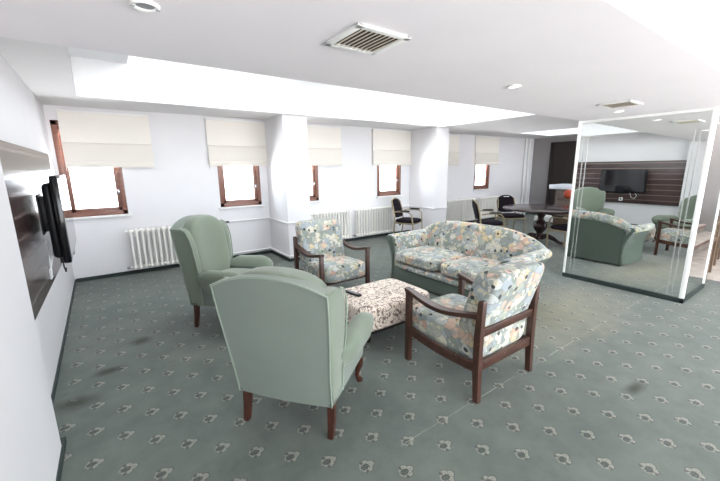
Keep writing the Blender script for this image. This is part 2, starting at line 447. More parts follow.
# light wells: the plaster linings
m = MB().span((-.20, 5.55, ZS), (6.2, 5.57, 3.36)); m.span((6.18, 2.31, ZS), (6.20, 5.57, 3.36))
m.span((-.20, 2.29, ZM+.2), (6.2, 2.31, 3.36))
struct('ceiling_well', m, M['well'], 'white light well above the seating')
m = MB().span((9.2, 5.55, ZS), (10.9, 5.57, 3.36)); m.span((9.2, 2.31, ZS), (9.22, 5.57, 3.36)); m.span((10.88, 2.31, ZS), (10.9, 5.57, 3.36)); m.span((9.2, 2.29, ZM+.2), (10.9, 2.31, 3.36))
struct('ceiling_dining_well', m, M['well'], 'white light well above the dining table')
m = MB().span((-.7, 2.29, ZW), (XR, 5.6, ZW+.1)); m.span((-.2, 4.9, 2.92), (.36, 5.57, ZW))
struct('ceiling_high', m, M['well'], 'top of the light wells')
def skylight(n, x0, x1, y0, y1, z, mat, label):
    t = thing('window_%d' % n, label, None, ((x0+x1)/2, (y0+y1)/2, z)); t['kind'] = 'structure'
    w, d = (x1-x0)/2, (y1-y0)/2
    f = MB()
    for s in (-1, 1):
        f.span((-w, s*d-.04*(s > 0), -.03), (w, s*d+.04*(s < 0), 0)); f.span((s*w-.04*(s > 0), -d, -.03), (s*w+.04*(s < 0), d, 0))
    f.build('frame', M['trim_white'], t, smooth=False)
    MB().span((-w+.04, -d+.04, -.012), (w-.04, d-.04, -.004)).build('pane', mat, t, smooth=False)
skylight(7, .45, 2.30, 2.6, 5.3, ZW, M['skylight'], 'skylight above the wing chairs')
skylight(8, 3.75, 6.0, 2.6, 5.3, ZW, M['skylight'], 'skylight above the sofa')
skylight(9, 9.4, 10.7, 2.6, 5.3, ZW, M['skylight'], 'skylight above the dining table')
m = MB().span((-.7, YF, 2.75), (XR, .65, 2.9)); m.span((-.7, .63, ZM), (XR, .65, 2.75))
struct('ceiling_near', m, M['well'], 'raised ceiling behind the camera')
skylight(10, -.2, 11.2, -2.2, .45, 2.75, M['skylight_near'], 'skylight along the near edge of the ceiling band')

# pillars standing in front of the window wall
PIL = [(2.42, 2.86), (6.05, 6.46)]
for k, (a, b) in enumerate(PIL):
    struct('pillar' if k == 0 else 'pillar.001', MB().span((a, 5.60, 0), (b, YW, ZS), .006), M['wall'], ['white pillar between the second and third windows', 'white pillar right of the padded armchair under the windows'][k])
# skirting
bz = .055
m = MB(); xs = [-.60, 2.42, 2.86, 6.05, 6.46, XR]
m.span((-.594, YW-.015, 0), (2.42, YW, bz)); m.span((2.86, YW-.015, 0), (6.05, YW, bz)); m.span((6.46, YW-.015, 0), (XR, YW, bz))
for a, b in PIL:
    m.span((a-.015, 5.585, 0), (a, YW, bz)); m.span((b, 5.585, 0), (b+.015, YW, bz)); m.span((a, 5.585, 0), (b, 5.60, bz))
struct('baseboard_back', m, M['dark_base'], 'dark skirting strip under the windows')
m = MB().prism([(XA, 2.44), (XA+.012, 2.44), (XB+.012, YW), (XB, YW)], 2, 0, .04); m.span((XN, YF, 0), (XN+.012, 2.44, .04)); m.span((XA, 2.44, 0), (XN+.012, 2.522, .04))
struct('baseboard_left', m, M['dark_base'], 'dark skirting strip under the television wall')

# windows
for k, (a, b) in enumerate(WIN):
    t = thing('window_%d' % (k+1), 'brown framed window', None, ((a+b)/2, YW, WZ0)); t['kind'] = 'structure'
    w = (b-a)/2; h = WZ1-WZ0
    f = MB(); fw = .065
    f.span((-w, .0, 0), (-w+fw, .09, h), .004); f.span((w-fw, .0, 0), (w, .09, h), .004)
    f.span((-w, .0, 0), (w, .09, fw), .004); f.span((-w, .0, h-fw), (w, .09, h), .004)
    f.build('frame', M['window_wood'], t, ang=30)
    s = MB(); sw = .06; g = fw-.012
    s.span((-w+g, .03, g), (-w+g+sw, .075, h-g), .006); s.span((w-g-sw, .03, g), (w-g, .075, h-g), .006)
    s.span((-w+g, .03, g), (w-g, .075, g+sw), .006); s.span((-w+g, .03, h-g-sw), (w-g, .075, h-g), .006)
    so = s.build('sash', M['window_wood'], t, ang=30)
    MB().span((-w+g+sw-.01, .05, g+sw-.01), (w-g-sw+.01, .056, h-g-sw+.01)).build('pane', M['glass'], so, smooth=False)
    hd = MB().box((w-g-sw/2, .022, .34), (.022, .016, .07), .004).box((w-g-sw/2-.02, .008, .36), (.09 if k else .05, .014, .018), .004)
    hd.build('handle', M['chrome'], so)
    MB().span((-w-.03, -.045, -.03), (w+.05, .0, 0), .006).build('sill', M['trim_white'], t)

# roman blinds: one flat cloth with a folded stack at its foot
BL = [(-.475, .60, 2.425, 1.655), (1.405, 2.50, 2.44, 1.665), (2.95, 4.05, 2.44, 1.665), (4.88, 6.04, 2.45, 1.66), (6.62, 7.80, 2.45, 1.65), (8.50, 9.62, 2.45, 1.65)]
def blind_at(a, b, zt, zb, label):
    w = (b-a)/2; H = zt-zb
    t = thing('roman_blind', label, 'blind', ((a+b)/2, YW-.002, zb), 0, 'roman blinds on the windows')
    MB().span((-w, -.055, H-.025), (w, 0, H), .004).build('headrail', M['trim_white'], t)
    up = [(-.036, H-.025), (-.036, .31), (-.031, .31), (-.031, H-.025)]
    MB().prism(up, 0, -w+.005, w-.005).build('cloth', M['blind'], t, ang=50)
    fold = [(-.037, .345), (-.056, .325), (-.062, .30), (-.064, .105), (-.058, .085), (-.068, .07), (-.070, .03), (-.062, .0),
            (-.050, .0), (-.050, .05), (-.052, .29), (-.040, .31), (-.030, .32), (-.030, .345)]
    MB().prism(fold, 0, -w+.004, w-.004).build('folded_band', M['blind_fold'], t, ang=50)
    MB().tube([(-w+.004, -.03, H-.02), (-w+.002, -.05, .3), (-w+.004, -.045, -.32 if a > 8 else -.05)], .003, 6).build('cord', M['plastic_white'], t)
LBL = ['cream roman blind on the window nearest the television wall', 'cream roman blind left of the first white pillar',
       'cream roman blind partly hidden by the right side of the first white pillar', 'cream roman blind above the padded armchair under the windows',
       'cream roman blind showing only a sliver past the second pillar', 'cream roman blind above the radiators by the dining table, farthest right']
for (a, b, zt, zb), l in zip(BL, LBL): blind_at(a, b, zt, zb, l)

# column radiators
def radiator(x0, x1, label, z0=.10, z1=.725):
    n = max(3, round((x1-x0)/.072)); p = (x1-x0)/n
    t = thing('radiator', label, 'radiator', ((x0+x1)/2, YW-.115, 0), 0, 'white column radiators under the windows')
    w = (x1-x0)/2
    for k in range(n):
        x = -w+p*(k+.5); s = MB()
        for y in (-.045, .045):
            s.tube([(x, y, z0+.05), (x, y, z1-.05)], .0165, 10)
        s.box((x, 0, z1-.03), (.05, .135, .06), .02, 3); s.box((x, 0, z0+.03), (.05, .135, .06), .02, 3)
        s.build('section', M['radiator'], t)
    for z in (z0+.03, z1-.03): MB().tube([(-w-.03, 0, z), (w+.01, 0, z)], .018, 10).build('header', M['radiator'], t)
    for sx in (-.8, .8):
        for z in (z0+.1, z1-.12): MB().span((w*sx-.01, .05, z-.012), (w*sx+.01, .112, z+.012), .003).build('bracket', M['radiator'], t)
    v = MB().tube([(-w-.03, 0, z0+.03), (-w-.07, 0, z0+.03)], .02, 10).tube([(-w-.055, 0, z0+.03), (-w-.055, -.05, z0+.03)], .014, 10)
    v.build('valve', M['grey_plastic'], t)
radiator(.12, .86, 'white radiator under the window nearest the television')
radiator(3.20, 4.20, 'white radiator behind the patterned armchair, right of the first pillar')
radiator(4.36, 5.40, 'white radiator left of the padded armchair under the windows')
radiator(7.20, 7.82, 'white radiator just past the second pillar')
radiator(7.90, 8.52, 'white radiator behind the sofa back, left of the dining chairs')
radiator(8.74, 9.62, 'white radiator behind the dining table chairs')
# heating pipes along the wall and round the pillars
def pipe(zz, r, d, x0, x1):
    pts = [(x0, YW-d)]
    for a, b in PIL:
        if a > x0 and b < x1: pts += [(a-d, YW-d), (a-d, 5.60-d), (b+d, 5.60-d), (b+d, YW-d)]
    pts.append((x1, YW-d))
    m = MB()
    for p, q in zip(pts, pts[1:]):
        m.tube([(p[0], p[1], zz), (q[0], q[1], zz)], r, 10); 
    for p in pts[1:-1]: m.lathe([(.0005, -r*1.1), (r*.9, -r*.8), (r*1.1, 0), (r*.9, r*.8), (.0005, r*1.1)], (p[0], p[1], zz), 10)
    return m
o = v0 = pipe(.69, .012, .022, 1.62, 3.12).build('heating_pipe', M['trim_white']); tag(o, 'thin white pipe at sill height round the first pillar', 'pipe', 'white heating pipes')
o = pipe(.10, .014, .022, .95, 3.10).build('heating_pipe', M['trim_white']); tag(o, 'white pipe just above the skirting round the first pillar', 'pipe', 'white heating pipes')
o = pipe(.67, .012, .022, 5.50, 7.10).build('heating_pipe', M['trim_white']); tag(o, 'thin white pipe at sill height round the second pillar', 'pipe', 'white heating pipes')
o = MB().tube([(1.63, YW-.022, .69), (1.63, YW-.06, .69)], .016, 10).box((1.60, YW-.06, .69), (.07, .022, .026), .006).build('valve', M['black_plastic'], v0)
for x, l in ((11.06, 'left one of two white upright pipes by the far corner'), (11.28, 'right one of two white upright pipes by the far corner')):
    o = MB().tube([(x, YW-.05, 0), (x, YW-.05, ZS)], .035, 12).build('upright_pipe', M['trim_white']); tag(o, l, 'pipe', 'upright pipes in the far corner')

# ------------------------------------------------------------------ television wall
o = MB().prism([(xw(2.445)+.002, 2.445), (-.485, 2.445), (-.495, 4.98), (xw(4.98)+.002, 4.98)], 2, .70, 1.785, .003).build('wall_panel', M['panel'], ang=30)
tag(o, 'glossy dark striped wood panel behind the television', 'wall panel')
# television, swung a little on its bracket; local x = width, local y = out of the screen
tv = thing('television', 'black flat television on a swing bracket over the dark wood panel', 'television', (-.305, 3.63, .975), R(-90)+R(2))
W2, HT = .525, .60
MB().span((-W2, -.045, 0), (W2, -.002, HT), .008).build('bezel', M['black_gloss'], tv)
MB().span((-W2+.022, -.004, .03), (W2-.022, .0005, HT-.022)).build('screen', M['screen'], tv, smooth=False)
MB().span((-W2+.09, -.10, .02), (W2-.09, -.04, HT-.05), .03, 3).build('rear_housing', M['black_plastic'], tv)
MB().prism([(-.09, 0), (.09, 0), (.06, -.028), (-.06, -.028)], 1, -.05, -.004, .004).build('sensor_bar', M['black_gloss'], tv)
m = MB()
for z in (.10, .27, .36, .50): m.box((-.2+.02*random.random(), -.105, z), (.05, .03, .035), .004)
m.build('port_block', M['grey_plastic'], tv)
m = MB().span((-.12, -.118, .2), (.12, -.10, .42), .003)
m.span((-.10, -.158, .18), (-.06, -.112, .44), .003); m.span((.06, -.158, .18), (.10, -.112, .44), .003)
m.span((-.14, -.164, .16), (.14, -.152, .46), .003)
m.build('wall_bracket', M['black_plastic'], tv)
m = MB()
m.tube([(.22, -.10, .10), (.27, -.12, .02), (.32, -.14, -.07), (.27, -.15, -.15), (.20, -.15, -.12), (.16, -.15, .0), (.15, -.15, .12)], .006, 8)
m.build('cable', M['plastic_white'], tv)
m = MB().tube([(.35, -.06, .02), (.37, -.06, -.05), (.42, -.05, -.08), (.44, -.045, -.05)], .005, 8).box((.35, -.06, -.005), (.035, .03, .04), .005)
m.build('aerial_lead', M['black_plastic'], tv)
def socket(loc, rz, label, n=1):
    t = thing('wall_socket', label, 'socket', loc, rz)
    MB().box((0, .006, 0), (.085*n, .012, .085), .004).build('plate', M['plastic_white'], t)
    m = MB()
    for i in range(n): m.lathe([(.022, 0), (.022, .004)], (0, 0, 0), 16)
    m.bm.transform(Matrix.Rotation(R(-90), 4, 'X')); m.bm.transform(Matrix.Translation((0, .011, 0)))
    m.build('inset', M['black_plastic'], t)
socket((-.489, 3.66, .80), R(-90), 'white socket on the dark panel just under the television')
t = thing('junction_box', 'white box with a dark hole under the padded armchair by the windows', 'junction box', (5.62, YW-.02, .08))
MB().span((-.13, -.10, 0), (.13, .0, .26), .008).build('case', M['plastic_white'], t)
m = MB().lathe([(.03, 0), (.03, .006)], (0, 0, 0), 16); m.bm.transform(Matrix.Translation((.02, -.10, .17)) @ Matrix.Rotation(R(90), 4, 'X')); m.build('hole', M['black_plastic'], t)

# ------------------------------------------------------------------ ceiling fittings
def vent(loc, w, d, label, rz=0):
    t = thing('ceiling_vent', label, 'vent', loc, rz, 'square ceiling vents')
    f = MB(); b = .035
    for s in (-1, 1):
        f.span((-w/2, s*d/2-b*(s > 0), -.013), (w/2, s*d/2+b*(s < 0), 0), .005); f.span((s*w/2-b*(s > 0), -d/2, -.013), (s*w/2+b*(s < 0), d/2, 0), .005)
    f.build('frame', M['trim_white'], t)
    MB().span((-w/2+b, -d/2+b, -.003), (w/2-b, d/2-b, -.0005)).build('backing', M['dark_grille'], t, smooth=False)
    for k in range(9):
        x = -w/2+b+.012+(w-2*b-.024)*k/8
        MB().box((x, 0, -.012), (.0135, d-2*b, .002), 0, rot=(0, R(-14), 0)).build('slat', M['vent_slat'], t, smooth=False)
vent((1.065, 1.44, ZM), .30, .29, 'square white vent with cream slats in the ceiling above the wing chairs')
vent((4.18, 1.49, ZM), .34, .29, 'square white vent in the ceiling near the mirrored column')
def spot(loc, label):
    t = thing('ceiling_downlight', label, 'downlight', loc, 0, 'round recessed ceiling lights')
    MB().loft([[(r*math.cos(a), r*math.sin(a), z) for a in [2*math.pi*k/28 for k in range(28)]] for r, z in ((.048, 0), (.049, -.006), (.043, -.011), (.034, -.009), (.031, -.002))], cap=False).build('ring', M['trim_white'], t)
    MB().lathe([(.0315, -.004), (.0315, -.002)], (0, 0, 0), 24).build('lens', M['lamp'] if loc[0] > 1 else M['grey_plastic'], t)
    for s in (-1, 1): MB().box((s*.039, 0, -.011), (.014, .010, .005), .002).build('clip', M['grey_plastic'], t)
spot((.184, 1.60, ZM), 'unlit round downlight in the ceiling nearest the camera')
spot((2.56, 1.615, ZM), 'lit round downlight above the patterned armchair')
spot((4.715, 1.68, ZM), 'lit round downlight in front of the mirrored column')

# ------------------------------------------------------------------ mirrored column
CX0, CX1, CY0, CY1 = 5.32, 6.26, 1.0, 2.335
col = thing('mirrored_column', 'square column clad in tall mirrors with white edge strips', 'mirrored column', (CX0, CY0, 0))
def cb(a, b, **k): return MB().span((a[0]-CX0, a[1]-CY0, a[2]), (b[0]-CX0, b[1]-CY0, b[2]), **k)
cb((CX0+.04, CY0+.02, .0), (CX1-.02, CY1-.02, ZM)).build('core', M['wall'], col, smooth=False)
MB().span((-.004, .03, .06), (.010, CY1-CY0-.012, ZM-.03), warp=lambda x, y, z: (x+.004+(z/ZM)*.016, y, z)).build('mirror_panel', M['mirror'], col, smooth=False)
cb((CX0+.03, CY0-.004, .06), (CX1-.03, CY0+.012, ZM-.03)).build('mirror_panel', M['mirror'], col, smooth=False)
cb((CX0+.03, CY1-.012, .06), (CX1-.03, CY1+.004, ZM-.03)).build('mirror_panel', M['mirror'], col, smooth=False)
for a, b in (((CX0-.014, CY0-.014), (CX0+.03, CY0+.03)), ((CX0-.012, CY1-.014), (CX0+.02, CY1+.012)), ((CX1-.035, CY0-.014), (CX1+.004, CY0+.02))):
    cb((a[0], a[1], .05), (b[0], b[1], ZM), bev=.003).build('edge_strip', M['trim_white'], col)
cb((CX0-.008, CY0, ZM-.03), (CX0+.02, CY1, ZM)).build('top_strip', M['trim_white'], col, smooth=False)
cb((CX0+.02, CY0-.010, ZM-.03), (CX1, CY0+.02, ZM)).build('top_strip', M['trim_white'], col, smooth=False)
m = cb((CX0-.016, CY0-.016, 0), (CX0+.02, CY1+.01, .06), bev=.004); m.span((-.016, -.016, 0), (CX1-CX0, .02, .06), .004)
m.build('plinth', M['dark_base'], col)
for y in (1.10, 1.145, 2.215, 2.26):
    MB().span((-.0075, y-CY0-.0055, .06), (-.003, y-CY0+.0055, 1.98), warp=lambda x, y, z: (x+.003+(z/ZM)*.016, y, z)).build('etched_line', M['etched'], col, smooth=False)

# ------------------------------------------------------------------ wing chairs (local: y forward, x to its right seen from behind)
def smooth01(t): t = max(0, min(1, t)); return t*t*(3-2*t)
def wing_chair(loc, rz, label):
    t = thing('wing_armchair', label, 'armchair', loc, rz, 'pale green wing chairs')
    ZB = .225
    lean = lambda z: -.325-.125*max(0, (z-ZB))/.78          # y of the rear face
    hw = lambda z: .314+.040*smooth01((z-ZB)/.75)           # half width of the rear face
    top = lambda u: .962+.085*(1-abs(u)**2.2)               # arched crest, u in -1..1
    # outer back
    secs = []
    N = 22
    for k in range(N+1):
        u = -1+2*k/N; zt = top(u)
        row = []
        zs = [ZB+(zt-ZB)*q/10 for q in range(11)]
        for z in zs: row.append((u*hw(z), lean(z)-.018*(1-u*u), z))
        for z in reversed(zs): row.append((u*hw(z)*.98, lean(z)+.085, z-.006))
        secs.append(row)
    MB().loft(secs).build('outer_back', M['green_back'], t, ang=35)
    # padded inside back with a rounded crest
    def wb(x, y, z):
        zz = z
        u = max(-1, min(1, x/.31))
        if z > .75: zz = z+(top(u)-.955)*smooth01((z-.75)/.2)
        return (x*(.92+.12*smooth01((z-.4)/.5)), y-.16*(z-.4)-.05*(x/.3)**2*-1, zz)
    MB().pillow((0, -.262, .665), (.60, .20, .60), 5, 14, 0, warp=wb).build('inside_back', M['green'], t, ang=80)
    p = MB(); pts = []
    for k in range(N+1):
        u = -1+2*k/N; z = top(u); pts.append((u*hw(z), lean(z)-.018*(1-u*u)-.004, z-.004))
    p.tube(pts, .0065, 8)
    for s in (-1, 1):
        p.tube([(s*hw(z), lean(z)-.002, z) for z in [ZB+(.965-ZB)*q/10 for q in range(11)]], .005, 8)
    p.build('piping', M['piping'], t, ang=80)
    # wings, arms, sides
    for s in (-1, 1):
        wprof = [(-.40, ZB+.02), (-.17, ZB+.02), (-.17, .34), (-.172, .5), (-.178, .65), (-.195, .80), (-.222, .89), (-.26, .945), (-.31, .968), (-.36, .970), (-.42, .95)]
        wprof = [(y if i not in (0, 9, 10) else lean(z)+.01, z) for i, (y, z) in enumerate(wprof)]
        def ww(x, y, z, s=s):
            bul = .012*smooth01((y+.45)/.25)*smooth01((z-.45)/.3)
            return (s*(x+hw(z)-.318+bul), y, z)
        o = MB().prism(wprof, 0, .245, .325, .018, 3, warp=ww).build('wing', M['green'], t, ang=50)
        MB().tube([ww(.329, y, z) for y, z in wprof[1:9]], .0065, 8).build('piping', M['piping'], o, ang=80)
        # arm: side panel below, fat out-curved pad on top
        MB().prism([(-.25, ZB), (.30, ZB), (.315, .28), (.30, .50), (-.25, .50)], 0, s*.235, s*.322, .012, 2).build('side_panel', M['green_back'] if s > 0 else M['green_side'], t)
        secs = []
        for q in range(13):
            f = q/12; y = -.215+.57*f
            gw = (.42, .66, .86)[q] if q < 3 else 1.0 if q < 10 else (1, .93, .78, .40)[q-9]
            cx = s*(.296+.016*min(1, f*4)+.018*f); cz = .468+.006*f
            rx, rz_ = .088*gw*(.85+.15*f), .118*gw
            row = []
            for a in range(18):
                an = 2*math.pi*a/18; c, d = math.cos(an), math.sin(an)
                ex = abs(c)**.8*(1 if c > 0 else -1); ez = abs(d)**.8*(1 if d > 0 else -1)
                row.append((cx+rx*ex+s*.022*ez, y, cz+rz_*ez))
            secs.append(row)
        MB().loft(secs).build('arm', M['green'], t, ang=70)
    # seat box and cushion
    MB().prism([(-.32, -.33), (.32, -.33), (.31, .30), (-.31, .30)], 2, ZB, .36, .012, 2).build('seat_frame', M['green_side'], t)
    MB().pillow((0, .06, .405), (.50, .56, .15), 5, 10, .25).build('seat_cushion', M['green'], t, ang=80)
    # legs
    for s in (-1, 1):
        secs = []
        for z, h, y in ((ZB+.03, .024, -.272), (.12, .021, -.284), (.0, .017, -.305)):
            x = s*.293; secs.append([(x+a*h, y+b*h, z) for a, b in ((-1, -1), (1, -1), (1, 1), (-1, 1))])
        MB().loft(secs).build('rear_leg', M['leg_wood'], t, ang=30)
        pts = [(s*.27, .265, ZB+.03), (s*.287, .292, .19), (s*.29, .298, .15), (s*.28, .286, .10), (s*.275, .278, .06), (s*.283, .292, .03), (s*.288, .305, .012), (s*.288, .307, 0)]
        MB().tube(pts, [.034, .036, .030, .021, .016, .019, .026, .024], 12).build('front_leg', M['leg_wood'], t, ang=80)
    return t
w1c = Vector((.537+.904, 2.076+1.607, 0))/2
th1 = R(38.0)
f1 = Vector((math.cos(th1), math.sin(th1), 0))
wing_chair(w1c+f1*.305, th1-R(90), 'pale green wing chair with its back to the camera')
th2 = R(-46)
f2 = Vector((math.cos(th2), math.sin(th2), 0)); r2 = Vector((f2.y, -f2.x, 0))
P2 = Vector((.55, 3.765, 0)); S2 = .92
wc2 = wing_chair(P2-r2*.293*S2+f2*.305*S2, th2-R(90), 'pale green wing chair turned sideways in front of the window radiator')
wc2.scale = (S2, S2, 1.075)

# ------------------------------------------------------------------ open wooden armchairs
def open_chair(loc, rz, label):
    t = thing('open_armchair', label, 'armchair', loc, rz, 'floral armchairs with open wooden frames')
    hx, yb, yf = .33, -.34, .34
    for s in (-1, 1):
        secs = []
        for z, w, d, dy in ((0, .019, .019, -.012), (.25, .022, .024, 0), (.5, .022, .024, 0), (.728, .020, .020, -.012), (.74, .013, .013, -.013)):
            secs.append([(s*hx+a*w, yb+dy+b*d, z) for a, b in ((-1, -1), (1, -1), (1, 1), (-1, 1))])
        MB().loft(secs).build('rear_leg', M['chair_wood'], t, ang=30)
        MB().prism([(s*hx-.02, yf-.022), (s*hx+.02, yf-.022), (s*hx+.02, yf+.022), (s*hx-.02, yf+.022)], 2, 0, .632, .004).build('front_leg', M['chair_wood'], t, ang=30)
        secs = []
        for q in range(17):
            f = q/16; y = yf+.03-(yf-yb+.03)*f
            z = .622-.058*math.sin(math.pi*min(1, f*1.02))**1.3+.004*f
            w = .024+.012*math.sin(math.pi*f); th = .016
            secs.append([(s*hx+a*w, y, z+b*th) for a, b in ((-1, -1), (1, -1), (1, 1), (-1, 1))])
        MB().loft(secs).build('arm', M['chair_wood'], t, ang=30)
        secs = []
        for q in range(9):
            f = q/8; y = yf-(yf-yb)*f; z = .275-.02*f-.022*math.sin(math.pi*f)
            secs.append([(s*hx+a*.013, y, z+b*.032) for a, b in ((-1, -1), (1, -1), (1, 1), (-1, 1))])
        MB().loft(secs).build('side_rail', M['chair_wood'], t, ang=30)
    MB().bar((-hx, yb-.004, .505), (hx, yb-.004, .505), .022, .058).build('back_rail', M['chair_wood'], t)
    MB().bar((-hx, yb-.002, .262), (hx, yb-.002, .262), .024, .07).build('back_rail', M['chair_wood'], t)
    MB().bar((-hx, yf-.03, .265), (hx, yf-.03, .265), .022, .06).build('front_rail', M['chair_wood'], t)
    MB().pillow((0, .06, .352), (.60, .69, .205), 7, 14, .10, rot=(R(3), 0, 0)).build('seat_cushion', M['floral'], t, ang=80)
    MB().pillow((0, -.226, .60), (.605, .205, .66), 8, 16, 0, warp=lambda x, y, z: (x, y-.30*max(0, z-.50), z)).build('back_cushion', M['floral'], t, ang=80)
    return t
open_chair((2.218, 1.654, 0), 0, 'floral armchair with dark wooden frame, its back to the camera beside the sofa')
open_chair((2.205, 3.79, 0), R(180), 'floral armchair with dark wooden frame facing the camera beyond the ottoman')

# ------------------------------------------------------------------ sofa (local: y forward, x along its length)
sf = thing('floral_sofa', 'floral two-seat sofa with rolled arms and teal back', 'sofa', (3.60, 2.885, 0), R(90)+R(1.5))
HL = .83; DX = HL-.80
ped = MB().span((-HL-.02, -.40, .03), (HL+.02, .40, .225), .01)
ped.build('base', M['teal'], sf)
m = MB()
for x in (-HL+.02, HL-.02):
    for y in (-.36, .36): m.lathe([(.026, 0), (.03, .035)], (x, y, 0), 12)
m.build('foot', M['black_plastic'], sf)
MB().pillow((0, .035, .252), (2*HL+.02, .80, .075), 6, 14, .05).build('seat_band', M['floral'], sf, ang=80)
for s in (-1, 1):
    MB().pillow((s*HL/2, .065, .377), (HL-.004, .76, .155), 6, 14, .10).build('seat_cushion', M['floral'], sf, ang=80)
# camel back: section in (y,z), crest height falls towards both ends
def crest(u): return .665+.19*math.cos(min(1, abs(u)**1.7)*math.pi/2)**.75
secs = []; bsec = []
for k in range(33):
    u = -1+2*k/32; H = crest(u); X = lambda z, q=1.0: u*(HL-.01+.11*smooth01((z-.47)/.13))*q
    row = []
    tk = .13+.02*(1-u*u)
    for q in range(9):      # front face going up
        f = q/8; z = .26+(H-.10-.26)*f; row.append((X(z), -.19-.10*f+.02*math.sin(math.pi*f), z))
    for q in range(1, 10):  # crest roll to the back
        a = math.pi*(q/10); z = H-.10+.10*math.sin(a); row.append((X(z), -.375+.085*math.cos(a), z))
    for q in range(3):
        f = q/2; z = H-.11-.03*f; row.append((X(z), -.46+.03*f, z))
    row.append((X(.26), -.36, .26))
    secs.append(row)
    bsec.append([(X(.03), -.432, .03), (X(.4), -.434, .40), (X(H-.13), -.436, H-.13), (X(H-.10), -.40, H-.10), (X(H-.13), -.37, H-.13), (X(.4), -.37, .40), (X(.03), -.37, .03)])
MB().loft(secs).build('back_cushion', M['floral'], sf, ang=70)
MB().loft(bsec).build('back_panel', M['teal'], sf, ang=30)
for s in (-1, 1):
    # concave flared arm
    out = [(.845, .03), (.828, .12), (.822, .22), (.828, .32), (.846, .42), (.876, .50), (.915, .555)]
    out = [(x+DX, z) for x, z in out]
    roll = [(.945, .575), (.958, .605), (.950, .64), (.92, .662), (.87, .665), (.81, .645), (.765, .60), (.75, .52), (.75, .03)]
    roll = [(x+DX, z) for x, z in roll]
    MB().prism([(s*x, z) for x, z in out+roll], 1, -.40, .385, .004, 1).build('arm', M['floral'], sf, ang=50)
    inner = [(.918, .572), (.936, .59), (.944, .607), (.938, .632), (.915, .650), (.872, .653), (.82, .634), (.792, .58), (.785, .5), (.785, .03)]
    inner = [(x+DX, z) for x, z in inner]
    o = MB().prism([(s*x, z) for x, z in out+inner], 1, .386, .412, .004, 1).build('arm_front', M['teal'], sf, ang=50)
    MB().prism([(s*x, z) for x, z in out+inner], 1, -.437, -.401, .004, 1).build('arm_back', M['teal'], sf, ang=50)
    oo = [(x+.006, z) for x, z in out]+[(x-.004, z) for x, z in reversed(out)]
    MB().prism([(s*x, z) for x, z in oo], 1, -.425, .39).build('arm_side', M['teal'], sf, ang=50)

# ------------------------------------------------------------------ ottoman and remote
ot = thing('ottoman', 'low square cream ottoman with dark brown swirl pattern', 'ottoman', (2.045, 2.565, 0))
MB().pillow((0, 0, .295), (.83, .62, .235), 9, 16, .05).build('cushion', M['swirl'], ot, ang=80)
MB().span((-.33, -.21, .11), (.33, .21, .19), .01).build('base', M['dark_wood'], ot)
for sx in (-1, 1):
    for sy in (-1, 1): MB().lathe([(.02, 0), (.028, .11)], (sx*.25, sy*.13, 0), 12).build('leg', M['dark_wood'], ot)
rm = thing('remote_control', 'slim dark remote control lying on the ottoman edge', 'remote control', (1.765, 2.64, .4205), R(10))
MB().box((0, 0, .010), (.046, .20, .018), .006, 2).build('case', M['black_plastic'], rm)
m = MB()
for i in range(3):
    for j in range(6): m.box((-.013+.013*i, -.06+.024*j, .0195), (.008, .012, .003), .001)
m.build('keypad', M['grey_plastic'], rm)

# ------------------------------------------------------------------ dining end
def dining_chair(loc, rz, label, arms=True):
    t = thing('padded_armchair' if arms else 'banquet_chair', label, 'chair', loc, rz, 'padded dining armchairs with pale metal frames' if arms else None)
    for s in (-1, 1):
        if not arms: MB().tube([(s*.22, .24, 0), (s*.225, .235, .22), (s*.23, .225, .41)], .0145, 10).build('front_leg', M['champagne'], t, ang=80)
        else: MB().tube([(s*.25, .24, 0), (s*.255, .235, .22), (s*.262, .225, .42), (s*.275, .20, .60), (s*.28, .14, .655), (s*.28, .02, .665), (s*.27, -.12, .66), (s*.235, -.215, .64)], .0145, 10).build('front_leg', M['champagne'], t, ang=80)
        MB().tube([(s*.235, -.30, 0), (s*.225, -.245, .2), (s*.22, -.22, .42), (s*.215, -.25, .65), (s*.205, -.30, .84)], .0145, 10).build('rear_leg', M['champagne'], t, ang=80)
        if arms: MB().pillow((s*.28, .04, .682), (.05, .24, .032), 4, 6).build('arm_pad', M['black_plastic'], t, ang=80)
    pts = [(.205*math.cos(a), -.30-.05*math.sin(a), .84+.085*math.sin(a)) for a in [math.pi*k/12 for k in range(13)]]
    if arms: MB().tube(pts, .0145, 10).build('top_rail', M['champagne'], t, ang=80)
    m = MB().bar((-.25, .225, .40), (.25, .225, .40), .02, .03).bar((-.22, -.225, .40), (.22, -.225, .40), .02, .03)
    for s in (-1, 1): m.bar((s*.25, .225, .40), (s*.22, -.225, .40), .02, .03)
    m.build('seat_frame', M['champagne'], t)
    MB().pillow((0, .01, .445), (.50, .50, .085), 4, 10, .15).build('seat', M['dark_cushion'], t, ang=80)
    def wbk(x, y, z):
        return (x, y-.28*(z-.68), z+(.055*(1-(x/.19)**2) if z > .78 else 0))
    MB().pillow((0, -.272, .685), (.39 if arms else .46, .055, .36), 5, 12, 0, warp=wbk).build('backrest', M['dark_cushion'], t, ang=80)
    if not arms: MB().box((0, -.315, .875), (.15, .06, .030), .012).build('hand_slot', M['trim_white'], t)
    return t
dc = dining_chair((5.36, 5.74, 0), R(-157), 'padded metal armchair standing alone by the pillar under the windows')
dup(dc, (6.45, 4.42, 0), R(-90-40), 'padded metal armchair on the left of the round table, turned towards it')
dining_chair((7.78, 4.74, 0), R(180-30), 'black banquet chair with a pale handle slot, behind the round table facing the camera', False)
dup(dc, (7.02, 3.08, 0), R(-12), 'padded metal armchair in front of the round table beside the mirror')

